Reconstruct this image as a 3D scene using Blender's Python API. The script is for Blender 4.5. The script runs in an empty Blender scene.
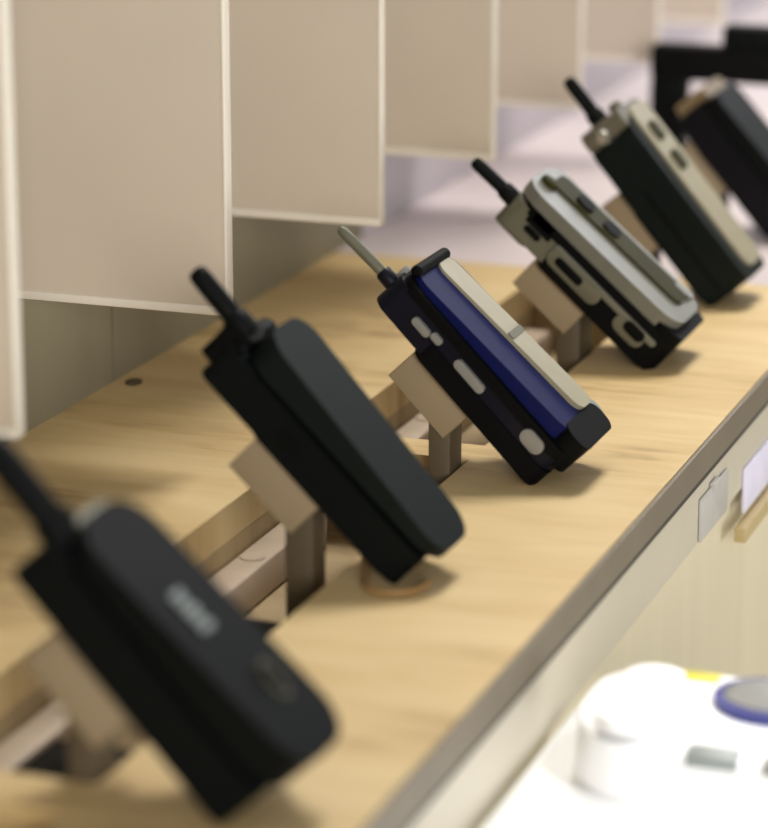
import bpy, bmesh, math, random
from mathutils import Vector, Matrix
random.seed(4)
S = bpy.context.scene
COL = S.collection
H = 0.90                                  # height of the counter top

# ------------------------------------------------------------------ materials
def lin(c):
    return tuple(((v/255)/12.92 if v/255 <= .04045 else ((v/255+.055)/1.055)**2.4) for v in c)

def mat(name, rgb, rough=.45, var=.06, scale=60, metal=0., bump=0., spec=.5, stretch=None, coat=0.):
    m = bpy.data.materials.new(name); m.use_nodes = True
    nt = m.node_tree; b = nt.nodes['Principled BSDF']
    c = lin(rgb)
    tc = nt.nodes.new('ShaderNodeTexCoord')
    mp = nt.nodes.new('ShaderNodeMapping')
    if stretch: mp.inputs['Scale'].default_value = stretch
    nz = nt.nodes.new('ShaderNodeTexNoise'); nz.inputs['Scale'].default_value = scale
    nz.inputs['Detail'].default_value = 4
    rp = nt.nodes.new('ShaderNodeValToRGB')
    rp.color_ramp.elements[0].position = .3; rp.color_ramp.elements[1].position = .7
    rp.color_ramp.elements[0].color = tuple(v*(1-var) for v in c)+(1,)
    rp.color_ramp.elements[1].color = tuple(min(1, v*(1+var)) for v in c)+(1,)
    L = nt.links.new
    L(tc.outputs['Object'], mp.inputs['Vector']); L(mp.outputs['Vector'], nz.inputs['Vector'])
    L(nz.outputs['Fac'], rp.inputs['Fac']); L(rp.outputs['Color'], b.inputs['Base Color'])
    b.inputs['Roughness'].default_value = rough
    b.inputs['Metallic'].default_value = metal
    b.inputs['Specular IOR Level'].default_value = spec
    b.inputs['Coat Weight'].default_value = coat
    if bump:
        bp = nt.nodes.new('ShaderNodeBump'); bp.inputs['Strength'].default_value = bump
        bp.inputs['Distance'].default_value = .001
        L(nz.outputs['Fac'], bp.inputs['Height']); L(bp.outputs['Normal'], b.inputs['Normal'])
    return m

def wood_mat(name, light, mid, dark, rough=.5):
    m = bpy.data.materials.new(name); m.use_nodes = True
    nt = m.node_tree; b = nt.nodes['Principled BSDF']; L = nt.links.new
    tc = nt.nodes.new('ShaderNodeTexCoord')
    def noise(sc, s, det, dist=0.):
        mp = nt.nodes.new('ShaderNodeMapping'); mp.inputs['Scale'].default_value = sc
        n = nt.nodes.new('ShaderNodeTexNoise'); n.inputs['Scale'].default_value = s
        n.inputs['Detail'].default_value = det; n.inputs['Distortion'].default_value = dist
        L(tc.outputs['Object'], mp.inputs['Vector']); L(mp.outputs['Vector'], n.inputs['Vector'])
        return n
    band = noise((10, 24, 5), 1., 3, .5)       # broad figure running across the counter
    grain = noise((14, 150, 14), 1., 4, .2)   # fine grain
    mix = nt.nodes.new('ShaderNodeMix'); mix.data_type = 'FLOAT'
    mix.inputs['Factor'].default_value = .30
    L(band.outputs['Fac'], mix.inputs['A']); L(grain.outputs['Fac'], mix.inputs['B'])
    rp = nt.nodes.new('ShaderNodeValToRGB'); e = rp.color_ramp.elements
    e[0].position = .32; e[0].color = lin(dark)+(1,)
    e[1].position = .62; e[1].color = lin(light)+(1,)
    k = e.new(.45); k.color = lin(mid)+(1,)
    L(mix.outputs['Result'], rp.inputs['Fac']); L(rp.outputs['Color'], b.inputs['Base Color'])
    b.inputs['Roughness'].default_value = rough
    return m

M = {}
M['wood'] = wood_mat('oak_counter', (211, 187, 140), (200, 173, 123), (164, 136, 90), .6)
M['ply'] = wood_mat('plywood', (176, 155, 118), (162, 140, 104), (136, 112, 78), .6)
M['block'] = wood_mat('beech_block', (150, 134, 108), (144, 128, 102), (136, 120, 94), .6)
M['brown'] = wood_mat('brown_foot', (88, 76, 56), (80, 68, 50), (66, 56, 40), .6)
M['taupe'] = mat('taupe_edge_band', (118, 108, 92), .5, .08, 30)
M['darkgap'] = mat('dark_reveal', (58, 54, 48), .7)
M['rail'] = mat('grey_rail', (206, 199, 182), .4, .03, 20)
M['cream'] = mat('cream_laminate', (222, 214, 188), .5, .05, 9, stretch=(1, 3, .4))
M['whitetop'] = mat('white_counter', (214, 204, 208), .35, .02, 10)
M['panel'] = mat('beige_panel', (216, 204, 188), .6, .02, 12)
M['edging'] = mat('white_edging', (246, 240, 228), .4, .02)
M['greywall'] = mat('grey_wall_laminate', (142, 136, 114), .55, .06, 12, stretch=(1, 2, .3))
M['whitewall'] = mat('pale_lavender_wall', (206, 200, 210), .55, .03, 8)
M['floor'] = mat('cream_floor', (205, 196, 172), .5, .06, 4)
M['white'] = mat('white_plastic', (242, 243, 245), .3, .01)
M['black'] = mat('black_plastic', (6, 11, 12), .55, .1, 200, spec=.12)
M['black2'] = mat('soft_black_plastic', (8, 12, 13), .5, .1, 200, spec=.10)
M['deep'] = mat('deep_black_rubber', (6, 7, 8), .6, .1, 200, spec=.1)
M['green'] = mat('dark_green_black_plastic', (15, 22, 21), .5, .1, 200, spec=.12)
M['purple'] = mat('dark_purple_black_plastic', (12, 12, 17), .5, .1, 200, spec=.12)
M['navy'] = mat('navy_plastic', (7, 9, 25), .42, .1, 200, spec=.25)
M['blue'] = mat('bright_blue_plastic', (13, 20, 70), .5, .1, 200, spec=.12)
M['bluerim'] = mat('blue_rim_plastic', (46, 50, 122), .45)
M['silver'] = mat('silver_plastic', (112, 112, 103), .35, .04, 100, metal=.15)
M['silverd'] = mat('warm_grey_plastic', (102, 101, 86), .4, .05, 100, metal=.1)
M['creamsil'] = mat('cream_silver_plate', (152, 145, 122), .4, .04, 100, metal=.1)
M['chrome'] = mat('bright_metal', (196, 196, 192), .25, .03, 100, metal=.8)
M['keys'] = mat('pale_grey_key', (132, 131, 126), .4, .03)
M['glass'] = mat('dark_screen_glass', (50, 48, 22), .55, .1, spec=.1)
M['greylcd'] = mat('grey_screen', (128, 134, 134), .3, .03)
M['olive'] = mat('olive_emblem', (62, 60, 46), .5)
M['logo'] = mat('pale_grey_logo', (140, 148, 150), .5, .1, 400)
M['yellow'] = mat('yellow_sticker', (196, 186, 44), .5)
M['cable'] = mat('tan_cable', (150, 116, 70), .5)
M['wcable'] = mat('pale_cable', (184, 166, 148), .5)
M['tancap'] = mat('tan_cap', (112, 94, 64), .5)
M['wcard'] = mat('pale_lavender_card', (226, 224, 250), .5)
M['gcard'] = mat('blue_grey_card', (186, 184, 182), .5)
M['olivegrey'] = mat('olive_grey_screen', (112, 112, 108), .35)
M['tan'] = mat('tan_ledge', (188, 168, 122), .5)
M['beigecap'] = mat('beige_cap', (98, 93, 80), .45, .05)

# ------------------------------------------------------------------ mesh helpers
def link(name, bm, m, parent=None, loc=(0, 0, 0), smooth=True):
    me = bpy.data.meshes.new(name)
    bmesh.ops.recalc_face_normals(bm, faces=bm.faces)
    bm.to_mesh(me); bm.free()
    if smooth:
        for p in me.polygons: p.use_smooth = True
        me.set_sharp_from_angle(angle=math.radians(38))
    me.materials.append(M[m])
    o = bpy.data.objects.new(name, me); COL.objects.link(o)
    if parent: o.parent = parent
    o.location = loc
    return o

def bevel_all(bm, geom_edges, w, seg=3):
    if w > 0:
        bmesh.ops.bevel(bm, geom=geom_edges, offset=w, offset_type='OFFSET', segments=seg,
                        profile=.5, affect='EDGES', clamp_overlap=True)

def merge(dst, src):
    me = bpy.data.meshes.new('tmp'); src.to_mesh(me); src.free()
    dst.from_mesh(me); bpy.data.meshes.remove(me)

def box(x0, x1, y0, y1, z0, z1, bev=0., seg=2, bm=None):
    b = bmesh.new()
    bmesh.ops.create_cube(b, size=1)
    for v in b.verts:
        v.co = Vector((x0+(v.co.x+.5)*(x1-x0), y0+(v.co.y+.5)*(y1-y0), z0+(v.co.z+.5)*(z1-z0)))
    bevel_all(b, b.edges[:], bev, seg)
    if bm is None: return b
    merge(bm, b); return bm

def rrect(a0, a1, b0, b1, r, n=6):
    r = min(r, (a1-a0)/2*.999, (b1-b0)/2*.999)
    out = []
    for cx, cy, st in ((a1-r, b1-r, 0), (a0+r, b1-r, 90), (a0+r, b0+r, 180), (a1-r, b0+r, 270)):
        for k in range(n+1):
            t = math.radians(st+90*k/n)
            out.append((cx+r*math.cos(t), cy+r*math.sin(t)))
    return out

def extrude(points, axis, d0, d1, bev=0., seg=3, bm=None):
    """closed outline extruded along axis: 'x' -> points are (y,z); 'y' -> (x,z); 'z' -> (x,y)"""
    b = bmesh.new()
    f = {'x': lambda p, d: (d, p[0], p[1]), 'y': lambda p, d: (p[0], d, p[1]), 'z': lambda p, d: (p[0], p[1], d)}[axis]
    lo = [b.verts.new(f(p, d0)) for p in points]; hi = [b.verts.new(f(p, d1)) for p in points]
    n = len(points)
    f0 = b.faces.new(lo); f1 = b.faces.new(hi[::-1])
    for i in range(n): b.faces.new((lo[i], hi[i], hi[(i+1) % n], lo[(i+1) % n]))
    rim = list(set(f0.edges) | set(f1.edges))
    bevel_all(b, rim, bev, seg)
    if bm is None: return b
    merge(bm, b); return bm

def slab(n0, n1b, n1t, s0, s1, y0, y1, r=.008, bev=.002, seg=3, bm=None):
    """rounded plate of a phone: local x = thickness, z = length, y = width; thickness tapers n1b (bottom) to n1t (top)"""
    b = extrude(rrect(y0, y1, s0, s1, r), 'x', 0., 1., 0.)
    for v in b.verts:
        n1 = n1b+(n1t-n1b)*(v.co.z-s0)/(s1-s0)
        v.co.x = n0+v.co.x*(n1-n0)
    rim = [e for e in b.edges if len(e.link_faces) == 2 and e.calc_face_angle(0) > math.radians(60)]
    bevel_all(b, rim, bev, seg)
    if bm is None: return b
    merge(bm, b); return bm

def tube(pts, radii, seg=12, bm=None):
    b = bmesh.new() if bm is None else bm
    pts = [Vector(p) for p in pts]
    rings = []; ref = None
    for i, p in enumerate(pts):
        t = (pts[min(i+1, len(pts)-1)]-pts[max(i-1, 0)]).normalized()
        if ref is None:
            ref = t.cross(Vector((0, 0, 1)))
            if ref.length < .1: ref = t.cross(Vector((0, 1, 0)))
        u = (ref-t*ref.dot(t)).normalized(); w = t.cross(u); ref = u
        r = radii[i] if isinstance(radii, (list, tuple)) else radii
        rings.append([b.verts.new(p+(u*math.cos(2*math.pi*k/seg)+w*math.sin(2*math.pi*k/seg))*r) for k in range(seg)])
    for a, c in zip(rings, rings[1:]):
        for k in range(seg): b.faces.new((a[k], a[(k+1) % seg], c[(k+1) % seg], c[k]))
    b.faces.new(rings[0][::-1]); b.faces.new(rings[-1])
    return b

def spline(P, n=8):
    P = [Vector(p) for p in P]; out = []
    Q = [P[0]*2-P[1]]+P+[P[-1]*2-P[-2]]
    for i in range(1, len(Q)-2):
        for k in range(n):
            t = k/n; a, b_, c, d = Q[i-1:i+3]
            out.append(.5*((2*b_)+(c-a)*t+(2*a-5*b_+4*c-d)*t*t+(3*b_-a-3*c+d)*t**3))
    out.append(P[-1]); return out

def tag(o, label, cat, group=None):
    o['label'] = label; o['category'] = cat
    if group: o['group'] = group
    return o

def thing(name, loc, label, cat, group=None, rot=None):
    o = bpy.data.objects.new(name, None); COL.objects.link(o)
    o.location = loc; o.empty_display_size = .02
    if rot: o.rotation_euler = rot
    return tag(o, label, cat, group)

def structure(o):
    o['kind'] = 'structure'; return o

# ------------------------------------------------------------------ the room
structure(link('floor', box(-.9, 4., -2., 7., -.05, 0), 'floor', smooth=False))
SEAM = 1.212
bm = box(-.70, -.57, -2., SEAM-.0012, 0, 2.6)
box(-.70, -.57, SEAM+.0012, 1.56, 0, 2.6, bm=bm)
structure(link('wall_left', bm, 'greywall', smooth=False))
structure(link('wall_back', box(-.70, -.57, 1.56, 7., 0, 2.6), 'whitewall', smooth=False))
structure(link('trim_1', box(-.64, -.5725, SEAM-.0012, SEAM+.0012, 0, 2.6), 'darkgap', smooth=False))

# ------------------------------------------------------------------ the counter
XB, XT0, XT1, XF = -.57, -.443, -.369, -.279
YW = 1.515                                # where the wooden part stops
TROUGHS = [(.30, .742), (.765, 1.145), (1.168, 1.49)]
counter = thing('display_counter', (0, 0, 0),
                'long oak-topped display counter with taupe front edge along the wall', 'counter')

def top_with_holes(x_breaks, y_breaks, holes, z0, z1):
    b = bmesh.new(); vs = {}
    def V(x, y, z):
        k = (round(x, 5), round(y, 5), round(z, 5))
        if k not in vs: vs[k] = b.verts.new(k)
        return vs[k]
    nx, ny = len(x_breaks)-1, len(y_breaks)-1
    solid = lambda i, j: 0 <= i < nx and 0 <= j < ny and (i, j) not in holes
    for i in range(nx):
        for j in range(ny):
            if not solid(i, j): continue
            x0, x1, y0, y1 = x_breaks[i], x_breaks[i+1], y_breaks[j], y_breaks[j+1]
            b.faces.new((V(x0, y0, z1), V(x1, y0, z1), V(x1, y1, z1), V(x0, y1, z1)))
            b.faces.new((V(x0, y0, z0), V(x0, y1, z0), V(x1, y1, z0), V(x1, y0, z0)))
            if not solid(i-1, j): b.faces.new((V(x0, y0, z0), V(x0, y0, z1), V(x0, y1, z1), V(x0, y1, z0)))
            if not solid(i+1, j): b.faces.new((V(x1, y0, z0), V(x1, y1, z0), V(x1, y1, z1), V(x1, y0, z1)))
            if not solid(i, j-1): b.faces.new((V(x0, y0, z0), V(x1, y0, z0), V(x1, y0, z1), V(x0, y0, z1)))
            if not solid(i, j+1): b.faces.new((V(x0, y1, z0), V(x0, y1, z1), V(x1, y1, z1), V(x1, y1, z0)))
    return b

yb = [-.2]+[y for t in TROUGHS for y in t]+[YW]
holes = {(1, 1), (1, 3), (1, 5)}
link('countertop', top_with_holes([XB, XT0, XT1, XF], yb, holes, H-.016, H), 'wood', counter, smooth=False)
for y0, y1 in TROUGHS:                     # the wells sunk into the top behind the phones
    t = .004; zt, zb = H-.0162, H-.040
    b = box(XT0-t, XT1+t, y0-t, y1+t, zb-t, zb)
    box(XT0-t, XT0, y0-t, y1+t, zb, zt, bm=b); box(XT1, XT1+t, y0-t, y1+t, zb, zt, bm=b)
    box(XT0, XT1, y0-t, y0, zb, zt, bm=b); box(XT0, XT1, y1, y1+t, zb, zt, bm=b)
    link('well', b, 'ply', counter, smooth=False)
o = link('end_top', box(XB, XF, YW+.0005, 4.2, H-.016, H), 'whitetop', counter, smooth=False)
o['label'] = 'pale lavender-white end of the countertop'
link('edge_band', box(XF, XF+.002, -.2, 4.2, H-.0142, H-.0002, .0005), 'taupe', counter, smooth=False)
link('reveal', box(XF-.006, XF-.001, -.2, 4.2, H-.0168, H-.0162), 'darkgap', counter, smooth=False)
link('gap_shade_strip', box(XF-.0005, XF+.0012, -.2, 4.2, H-.0172, H-.0144), 'darkgap', counter, smooth=False)  # solid dark strip, its colour stands in for the shaded gap under the edge
link('rail', box(XF-.012, XF+.001, -.2, 4.2, H-.045, H-.0174, .0008), 'rail', counter, smooth=False)
link('front_panel', box(XF-.03, XF-.004, -.2, 4.2, .06, H-.0452), 'cream', counter, smooth=False)
link('plinth', box(XB+.01, XF-.06, -.2, 4.2, 0, .06), 'darkgap', counter, smooth=False)

# ------------------------------------------------------------------ panels on the wall
PX, PZ = -.466, H+.0655
places = ['at the far left, cut off by the picture edge', 'ending just left of the second black phone',
          'ending above the thin silver antenna of the blue phone', 'ending left of the silver phone, behind its antenna',
          'ending behind the antenna of the dark green phone', 'ending behind the black frame',
          'beyond the black frame, farthest along the counter']
bmP = extrude([(-.57-PX, 0), (-.0012, 0), (-.0012, 1.0), (-.57-PX, 1.0)], 'y', 0, .006)
protoP = None
for n, pl in enumerate(places):
    loc = (PX, (.9073, 1.1073, 1.302, 1.484, 1.658, 1.845, 2.035)[n], PZ)
    p = thing('wall_panel', loc, 'beige wall panel with white edging '+pl, 'panel', 'beige panels projecting over the counter')
    if protoP is None:
        a = link('board', bmP, 'panel', p, smooth=False)
        b = box(-.0012, 0, -.0006, .0066, -.0004, 1.0, .0005)
        box(-.57-PX, 0, -.0009, .0066, -.0004, .0034, .0006, bm=b)
        e = link('edging', b, 'edging', p); e['label'] = 'white edging strip'
        protoP = (a, e)
    else:
        for q in protoP:
            c = q.copy(); COL.objects.link(c); c.parent = p

# ------------------------------------------------------------------ phones
def phone(name, tip, ang, label, cat='phone', W=.05):
    x, y, z = tip
    return thing(name, (x, y, H+z), label, cat, 'phones propped along the counter',
                 rot=(0, math.radians(-(90-ang)), 0))

def antenna(p, n, w, s0, s1, r, m='black', tilt=0., collar='black', rc=None):
    d = Vector((tilt, 0, 1))
    b = tube([(n+tilt*k*(s1-s0), w, s0+(s1-s0)*k) for k in (0, .06, .3, .8, .93, .985, 1)],
             [r*.9, r, r, r*.98, r*.92, r*.65, r*.25], 14)
    a = link('antenna', b, m, p)
    rc = rc or r*1.35
    c = tube([(n, w, s0-.006), (n, w, s0-.001), (n, w, s0+.003), (n, w, s0+.004)], [rc, rc, rc*.95, rc*.8], 14)
    link('collar', c, collar, a)
    return a

def oval(n, s, ln, wd, y0, y1, bev=.0005):
    """a key on the near side of a phone, long along its length"""
    return extrude(rrect(n-wd/2, n+wd/2, s-ln/2, s+ln/2, wd/2), 'y', y0, y1, bev, 2)

def front_key(nf, s, ln, y0, y1, h=.0008, r=.003):
    return slab(nf-.001, nf+h, nf+h, s-ln/2, s+ln/2, y0, y1, r, .0003, 2)

# --- nearest black flip phone
W = .043
p = phone('flip_phone', (-.3222, .746, .0016), 47.7, 'nearest and largest black flip phone with a pale logo on its lid')
link('back_shell', slab(.0008, .0185, .0185, -.003, .0985, .0, W, .005, .0022), 'black', p)
link('battery', slab(-.0012, .009, .009, .002, .074, .003, W-.003, .006, .002), 'black', p)
f = link('flip_lid', slab(.0205, .0365, .0272, -.0055, .0965, .0005, W-.0005, .015, .006, 6), 'black2', p)
link('hinge', tube([(.0200, .010, .0955), (.0200, .011, .0955), (.0200, W-.011, .0955), (.0200, W-.010, .0955)], [.003, .0048, .0048, .003], 16), 'silverd', p)['label'] = 'worn grey hinge barrel'
b = bmesh.new()
for k, (q, l) in enumerate(((.0475, .0028), (.0508, .002), (.0540, .0030), (.0575, .0022), (.0606, .0026))):
    merge(b, front_key(.0305+(.0606-q)*.10, q, l, .0150, .0215-.0012*(k % 2), .0009, .0008))
lg = link('logo', b, 'logo', f); lg['label'] = 'pale grey logo'
b = bmesh.new()
ring = [(.0345, .026+.0042*math.cos(t*math.pi/12), .0215+.0066*math.sin(t*math.pi/12)) for t in range(25)]
tube(ring, .0008, 8, b)
link('emblem', b, 'olive', f)['label'] = 'oval olive emblem'
antenna(p, .0170, .012, .1005, .134, .0054, 'black2', 0.)
link('bottom_cap', slab(.004, .0225, .0225, -.0012, .012, .004, W-.004, .006, .002), 'deep', p)

# --- second black flip phone
W = .039
p = phone('flip_phone', (-.3458, .974, .0010), 44.5, 'plain black flip phone with stubby antenna, second along the counter')
link('back_shell', slab(.0008, .0170, .0180, -.002, .1085, .0, W, .005, .0020), 'black', p)
link('battery', slab(-.0014, .010, .010, .002, .080, .003, W-.003, .006, .002), 'black', p)
link('flip_lid', slab(.0192, .0245, .0325, -.0060, .101, .001, W-.001, .012, .0042, 5), 'green', p)
hg = link('hinge', tube([(.018, .003, .1055), (.018, .004, .1055), (.018, W-.004, .1055), (.018, W-.003, .1055)], [.003, .0045, .0045, .003], 16), 'black2', p)
link('pivot_cap', tube([(.018, .0005, .1055), (.018, .0032, .1055), (.018, .0036, .1055)], [.0026, .0030, .002], 14), 'black2', hg)
link('side_key', oval(.009, .066, .013, .0045, -.0012, .001), 'black2', p)
a = antenna(p, .0228, .010, .112, .1385, .0042, 'black2', .05)
link('antenna_mount', slab(.006, .025, .025, .102, .1145, .003, .017, .003, .0015), 'deep', p)

# --- blue phone
W = .047
p = phone('flip_phone', (-.3318, 1.116, .0005), 46.0, 'blue phone with cream front plate and thin silver antenna')
link('back_shell', slab(.0008, .0155, .0165, -.0005, .1035, .0, W, .007, .0026), 'navy', p)
link('battery', slab(-.0012, .0085, .0085, -.001, .076, -.0008, W+.0008, .006, .002), 'deep', p)
link('seam_band', slab(.0150, .0205, .0195, -.001, .1015, -.0006, W-.001, .008, .0008), 'deep', p)
f = link('flip_lid', slab(.0195, .0280, .0220, .003, .1015, .003, W, .011, .0034, 4), 'blue', p)
link('front_plate', slab(.0205, .0298, .0234, .010, .0985, .0255, W-.004, .006, .0012), 'creamsil', f)['label'] = 'cream silver front plate'
link('screen_seam', slab(.0258, .0272, .0272, .052, .0555, .026, W-.0045, .001, .0003), 'silverd', f)
link('toe_cap', slab(.019, .0284, .0279, .001, .013, .030, W+.0004, .008, .002), 'greylcd', p)['label'] = 'grey end cap'
link('lower_bumper', slab(.012, .0285, .0285, -.0045, .010, .002, W-.002, .006, .002), 'deep', p)
link('hinge', tube([(.0225, .004, .1000), (.0225, .005, .1), (.0225, W-.005, .1), (.0225, W-.004, .1)], [.0015, .0027, .0027, .0015], 14), 'deep', p)
for (n, s, ln, wd) in ((.0100, .0810, .010, .0036), (.0118, .0730, .006, .0032), (.0118, .0520, .0175, .0042), (.0140, .0140, .012, .0070)):
    link('side_key', oval(n, s, ln, wd, -.0022, .001), 'keys', p)
link('lens', tube([(.0145, .012, .1025), (.0145, .012, .1052), (.0145, .012, .1056)], [.004, .0036, .002], 14), 'keys', p)
antenna(p, .0085, .010, .1065, .1365, .0024, 'silverd', -.06, 'navy', .0038)

# --- silver phone
W = .050
p = phone('flip_phone', (-.3358, 1.318, .0008), 42.0, 'silver and black phone with ringed side windows and short black antenna')
link('back_shell', slab(.0008, .0150, .0160, .010, .1035, .0, W, .008, .003), 'silverd', p)
link('battery', slab(-.0014, .0110, .0110, .001, .074, -.001, W+.001, .005, .0018), 'deep', p)
link('heel', slab(-.001, .0235, .0225, -.004, .014, .0, W, .006, .0025), 'deep', p)
link('seam_band', slab(.0138, .0195, .0185, .000, .098, -.0010, W+.0010, .008, .001), 'deep', p)
b = oval(.0085, .0555, .034, .0092, -.0026, .0); wn = link('window_frame', b, 'silverd', p)
link('window', oval(.0088, .0590, .0175, .0044, -.0032, -.002), 'deep', wn)
b = oval(.0088, .0180, .0185, .0090, -.0026, .0); wn = link('window_frame', b, 'silverd', p)
link('window', oval(.0108, .0160, .0125, .0058, -.0032, -.002), 'deep', wn)
link('side_strip', oval(.0128, .038, .068, .0034, -.0022, .001), 'silver', p)
f = link('flip_lid', slab(.0185, .0275, .0250, .002, .1045, .0, W, .013, .0042, 4), 'silver', p)
link('front_glass', slab(.0230, .0288, .0266, .010, .097, .022, W-.007, .005, .0008), 'glass', f)['label'] = 'dark olive front window'
link('front_bezel', slab(.0225, .0292, .0268, .008, .050, .039, W-.003, .004, .0008), 'silver', f)
for sq in (.060, .078):
    link('front_lens', front_key(.0276, sq, .010, .026, .038, .0010, .004), 'deep', f)
link('camera_lens', tube([(.0235, .020, .0975), (.0275, .020, .0975), (.028, .020, .0975)], [.0048, .0045, .003], 16), 'glass', f)
link('shoulder_groove', slab(.0110, .0186, .0186, .076, .0925, -.0010, .004, .002, .0006), 'deep', p)
link('side_slot', oval(.0085, .0850, .010, .0035, -.0010, .001), 'deep', p)
link('volume_lug', slab(-.002, .006, .006, .083, .1045, .004, W-.004, .005, .002), 'silverd', p)
antenna(p, .0105, .010, .1075, .1315, .0034, 'black', -.03)

# --- dark green phone
W = .045
p = phone('flip_phone', (-.338, 1.455, .0006), 49.8, 'dark green-black phone with cream front and two small windows')
link('back_shell', slab(.0006, .0205, .0205, -.003, .1010, .0, W, .006, .0025), 'green', p)
link('battery', slab(-.0012, .0115, .0115, .002, .064, .002, W-.002, .006, .002), 'black', p)
link('seam_band', slab(.0108, .0126, .0126, .0, .070, -.0004, W+.0004, .004, .0005), 'deep', p)
f = link('flip_lid', slab(.0203, .0275, .0275, -.003, .1040, .0, W, .009, .0032, 4), 'green', p)
link('front_face', slab(.0240, .0289, .0289, .002, .1085, .012, W-.001, .008, .0015), 'creamsil', f)['label'] = 'cream front face'
for s, nf in ((.0900, .0294), (.0705, .0295)):
    link('front_window', front_key(nf, s, .012, .020, .034, .0006, .004), 'glass', f)['label'] = 'small grey window'
link('top_cap', slab(.0008, .0275, .0265, .099, .1115, .0, W, .006, .003), 'beigecap', p)['label'] = 'beige top cap'
link('hinge_stud', tube([(.012, -.0022, .1035), (.012, .001, .1035), (.012, .004, .1035)], [.0035, .0048, .005], 16), 'chrome', p)
link('top_knob', tube([(.0235, .012, .110), (.0235, .012, .1145), (.0235, .012, .1155)], [.004, .0036, .002], 14), 'silverd', p)
antenna(p, .0125, .010, .1145, .1405, .0038, 'black2', 0.)

# --- last phone, at the right edge
W = .050
p = phone('flip_phone', (-.339, 1.62, .0006), 49.0, 'dark purple-black phone with tan cap, farthest one, at the right edge')
link('back_shell', slab(.0006, .0195, .0195, .0, .0900, .0, W, .006, .0025), 'purple', p)
link('battery', slab(-.0012, .0110, .0110, .002, .070, .002, W-.002, .006, .002), 'black', p)
link('flip_lid', slab(.0205, .0300, .0290, -.001, .0880, .0, W, .009, .0032, 4), 'black2', p)
link('top_cap', slab(.0040, .0250, .0240, .0880, .0960, .002, W-.002, .005, .0025), 'tancap', p)['label'] = 'tan top cap'

# ------------------------------------------------------------------ wooden block stands behind the phones
STANDS = [((-.3222, .746, .0016), 47.7, .043, 'nearest black phone', True), ((-.3458, .974, .0010), 44.5, .039, 'second black phone', True),
          ((-.3318, 1.116, .0005), 46.0, .047, 'blue phone', True), ((-.3358, 1.318, .0008), 42.0, .050, 'silver phone', True),
          ((-.338, 1.455, .0006), 49.8, .045, 'dark green phone', False), ((-.339, 1.62, .0006), 49.0, .050, 'farthest phone', False)]
for (x, y, z), ang, W, who, well in STANDS:
    a = math.radians(ang)
    ax = Vector((-math.cos(a), 0, math.sin(a))); nn = Vector((math.sin(a), 0, math.cos(a)))
    def P(s, n): v = ax*s+nn*n; return (v.x, v.z+z)
    deep = y < 1.49
    base = -.0395 if deep else .0004
    t = thing('phone_stand', (x, y, H), 'beige wooden block stand propping up the '+who, 'stand', 'wooden blocks behind the phones')
    pts = [P(.0395, -.0018), P(.0755, -.0018), P(.0755, -.0195), P(.0395, -.0195)]
    link('block', extrude(pts, 'y', .005, W-.006, .0012, 2), 'block', t)
    mx, mz = P(.047, -.0105)
    lo, hi = mx-.006, mx+.006
    hi = min(hi, XT1-.0015-x) if deep else hi
    lo = min(lo, hi-.010)
    ly0, ly1 = (.021, .037) if y < .8 else (.007, .024) if y < 1.2 and y > 1.1 else (.012, W-.013)
    zt = min((P(sv/1000, -.0195)[1] for sv in range(40, 76) if P(sv/1000, -.0195)[0] < hi), default=mz)+.004
    zt = max(zt, mz)
    link('leg', box(lo, hi, ly0, ly1, base+.003, zt, .001), 'brown', t)
    link('foot', box(lo-.006, hi, ly0-.001, ly1+.003, base, base+.0032, .0008), 'brown', t)

# ------------------------------------------------------------------ things in the wells
for (y0, y1), lab in (((.785, 1.125), 'pale power strip lying in the well behind the two black phones'),
                      ((1.19, 1.47), 'pale power strip lying in the well behind the silver phone')):
    t = thing('power_strip', (XT0+.0085, (y0+y1)/2, H-.0398), lab, 'power strip', 'power strips in the counter wells')
    h = (y1-y0)/2
    body = link('body', box(-.0075, .0075, -h, h, 0, .016, .002), 'wcable', t)
    k = -h+.03
    while k < h-.02:
        link('socket', extrude([(.0055*math.cos(i*math.pi/8), k+.0055*math.sin(i*math.pi/8)) for i in range(16)], 'z', .0155, .0166, .0003, 1), 'wcable', t)
        k += .06
for (x, y), who in (((-.404, .822), 'nearest black phone'), ((-.392, .958), 'second black phone'), ((-.3830, 1.190), 'blue phone')):
    t = thing('power_adapter', (x, y, H-.0396), 'small black power adapter in the well below the '+who, 'adapter', 'black adapters in the wells')
    link('case', box(-.017, .015 if y < 1.1 else .0105, -.018, .016, 0, .021, .003, 3), 'deep', t)
    link('label_rib', box(-.006, .004, -.0085, -.0065, .0205, .0220, .0004), 'black2', t)
    link('cord_relief', tube([(0, .0155, .009), (0, .020, .009), (0, .023, .009)], [.003, .0024, .0015], 10), 'black', t)
pts = spline([(-.426, .955, H-.0185), (-.414, .952, H-.012), (-.403, .944, H-.0135), (-.398, .936, H-.024), (-.399, .930, H-.0375)], 7)
tag(link('cable', tube(pts, .0022, 10), 'wcable'), 'pale cable curling out of the well behind the second black phone', 'cable')
pts = spline([(-.372, 1.012, H-.010), (-.3665, 1.006, H+.0030), (-.358, .984, H+.0018), (-.352, .9675, H+.0016), (-.343, .9640, H+.0016), (-.3345, .9690, H+.0016), (-.331, .9790, H+.0020)], 7)
tag(link('cable', tube(pts, .0013, 10), 'cable'), 'thin tan cable looped under the bottom of the second black phone', 'cable')
o = link('cable_grommet', extrude([(.004*math.cos(i*math.pi/10), .005*math.sin(i*math.pi/10)) for i in range(20)], 'z', 0, .0012, .0004, 2), 'brown', loc=(-.5595, 1.212, H+.0002))
tag(o, 'small dark cable grommet at the foot of the grey wall', 'grommet')

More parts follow.
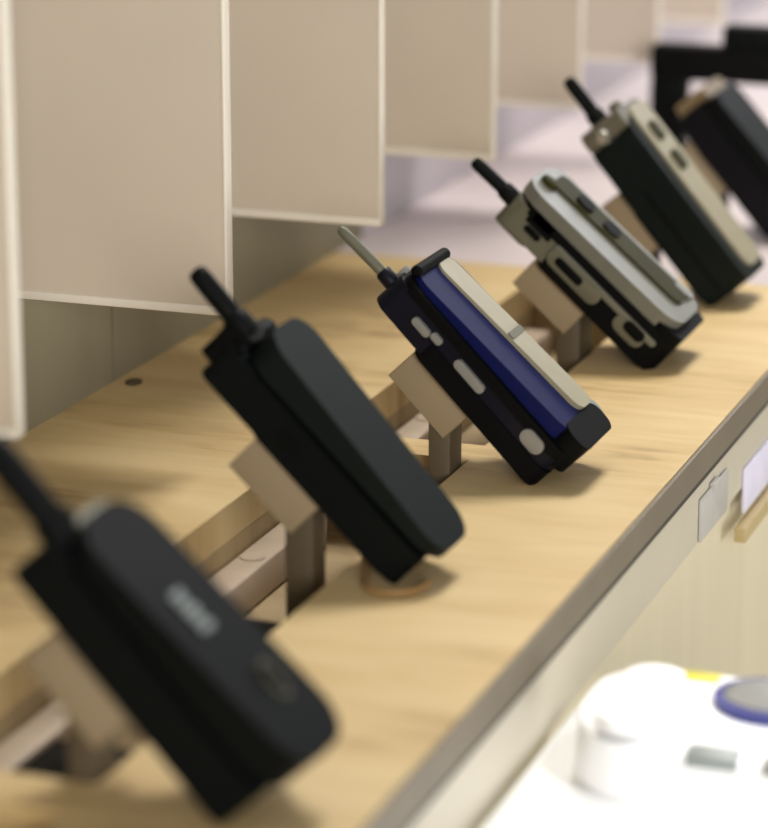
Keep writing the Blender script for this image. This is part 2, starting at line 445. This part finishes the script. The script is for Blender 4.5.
# ------------------------------------------------------------------ black frame behind the last phone
t = thing('open_stand', (-.408, 1.80, H), 'black open frame standing on the pale counter behind the farthest phone', 'stand')
link('top_bar', box(-.049, .050, -.010, .010, .064, .0865, .002), 'deep', t)
link('post', box(-.049, -.026, -.009, .009, .0002, .0645, .0015), 'black', t)
link('post', box(.034, .049, -.009, .009, .0002, .0645, .0015), 'black', t)
link('head', box(-.003, .050, -.009, .009, .0860, .1005, .003), 'black', t)
link('foot_bar', box(-.049, .049, -.012, .012, .0002, .005, .001), 'black', t)

# ------------------------------------------------------------------ cards on the counter front
t = thing('price_card', (XF+.001, 1.325, H-.047), 'pale lavender card clipped to the counter front near the right edge', 'card')
link('card', box(.0002, .0016, -.040, .055, -.010, .012, .0003), 'wcard', t)
link('ledge', box(.0002, .006, -.055, .065, -.020, -.0125, .0008), 'tan', t)
t = thing('price_card', (XF+.001, 1.222, H-.032), 'small blue-grey card on the counter front beside the lavender card', 'card')
link('card', box(.0002, .0016, -.026, .026, -.012, .008, .0003), 'gcard', t)
link('clip', box(.0002, .003, -.006, .006, .006, .010, .0004), 'gcard', t)

# ------------------------------------------------------------------ white lower table and the white telephone on it
TZ = H-.043
t = thing('side_table', (-.275, .60, 0), 'white low table pushed against the counter front', 'table')
link('tabletop', box(.0005, .55, -.45, .385, TZ-.022, TZ, .002), 'white', t)
for x in (.03, .50):
    for y in (-.41, .345):
        link('leg', box(x, x+.035, y, y+.035 if y > 0 else y+.035, 0, TZ-.022, .002), 'white', t)

t = thing('telephone', (-.192, .940, TZ), 'white telephone lying on the white table with round blue-rimmed screen', 'telephone')
prof = [(-.034, .002), (-.034, .010), (-.026, .0235), (.020, .0262), (.033, .022), (.036, .012), (.035, .002)]
b = extrude(rrect(-.066, .085, -.0345, .0345, .024, 8), 'z', 0.0003, 1., 0)
for v in b.verts:
    if v.co.z > .5:
        y = v.co.y
        v.co.z = .0175+.0070*min(1, max(0, (y+.0345)/.016)); v.co.x *= .975; v.co.y *= .94
rim = [e for e in b.edges if len(e.link_faces) == 2 and e.calc_face_angle(0) > math.radians(50) and e.verts[0].co.z > .01]
bevel_all(b, rim, .0055, 5)
link('base', b, 'white', t)
hs = slab(.0, .005, .005, -.030, .030, -.011, .011, .011, .004)
for v in hs.verts: v.co = Vector((v.co.y-.045, v.co.z, v.co.x+.0222))
link('handset', hs, 'white', t)
def disc(r0, h0, h1, m, nm, par, cx=.000, cy=.014):
    pts = [(cx+r0*math.cos(i*math.pi/20), cy+r0*math.sin(i*math.pi/20)*.88) for i in range(40)]
    return link(nm, extrude(pts, 'z', h0, h1, .0006, 2), m, par)
rg = disc(.0218, .020, .0262, 'bluerim', 'screen_rim', t); rg['label'] = 'blue screen rim'
disc(.0182, .0255, .0268, 'olivegrey', 'screen', rg)['label'] = 'round grey screen'
link('sticker', box(-.037, -.023, .0235, .0335, .0235, .0247, .0003), 'yellow', t)['label'] = 'yellow sticker'
link('display', box(-.021, -.002, -.0342, -.0245, .0150, .0212, .0008), 'greylcd', t)['label'] = 'grey display'
link('key', box(.006, .024, -.0342, -.0245, .0150, .0208, .0010), 'keys', t)

# ------------------------------------------------------------------ light
def area(name, loc, target, size, power, col, shape='SQUARE', sy=None):
    l = bpy.data.lights.new(name, 'AREA'); l.energy = power; l.color = col; l.size = size
    if sy: l.shape = 'RECTANGLE'; l.size_y = sy
    o = bpy.data.objects.new(name, l); COL.objects.link(o); o.location = loc
    o.rotation_euler = (Vector(target)-Vector(loc)).to_track_quat('-Z', 'Y').to_euler()
    return o
area('ceiling_lamp', (-.42, 2.0, 2.5), (-.42, 1.1, H), .6, 32, (1., .95, .85))
area('near_fill', (1.0, -1.3, H+.62), (-.45, 1.2, H+.15), .8, 34, (1., .955, .90))  # unseen fill light added behind the camera to brighten the panel faces
area('far_fill', (-.3, 4.2, 1.9), (-.4, 1.9, H), 1.0, 11, (.94, .95, 1.))  # unseen area light added to brighten the far end of the counter
sp = bpy.data.lights.new('table_spot', 'SPOT'); sp.energy = 42; sp.color = (1., .99, .97); sp.spot_size = math.radians(26); sp.spot_blend = .3; sp.shadow_soft_size = .05
so = bpy.data.objects.new('table_spot', sp); COL.objects.link(so); so.location = (.30, .86, 1.75)
so.rotation_euler = (Vector((-.015, .91, H))-Vector(so.location)).to_track_quat('-Z', 'Y').to_euler()
area('low_front_fill', (1.3, 1.9, .60), (-.28, 1.15, .78), .7, 9, (1., .98, .92))  # unseen fill added below counter level to brighten the cream front panel
w = bpy.data.worlds.new('room_light'); S.world = w; w.use_nodes = True
bg = w.node_tree.nodes['Background']; bg.inputs['Color'].default_value = (.86, .84, .80, 1); bg.inputs['Strength'].default_value = .21

# ------------------------------------------------------------------ camera
f, cx, cy = 2876., 384., 414.
Yv = Vector((1066, 814, 2876)).normalized(); pitch = math.atan2(814, 2876)
Zv = Vector((0, math.cos(pitch), -math.sin(pitch))); Xv = Zv.cross(Yv)*1.0
right = Vector((Xv.x, Yv.x, Zv.x)); up = Vector((Xv.y, Yv.y, Zv.y)); fwd = Vector((Xv.z, Yv.z, Zv.z))
cd = bpy.data.cameras.new('camera'); cam = bpy.data.objects.new('camera', cd); COL.objects.link(cam)
cd.sensor_fit = 'HORIZONTAL'; cd.sensor_width = 36; cd.lens = f/768*36
cd.clip_start = .01; cd.clip_end = 50
R = Matrix((right, up, -fwd)).transposed()
cam.matrix_world = Matrix.Translation((0, 0, H+.361)) @ R.to_4x4()
cd.dof.use_dof = True; cd.dof.focus_distance = 1.27; cd.dof.aperture_fstop = 6.4
S.camera = cam
vs = S.view_settings
vs.view_transform = 'Standard'; vs.look = 'None'; vs.gamma = 1; vs.exposure = 0.42; vs.use_curve_mapping = False
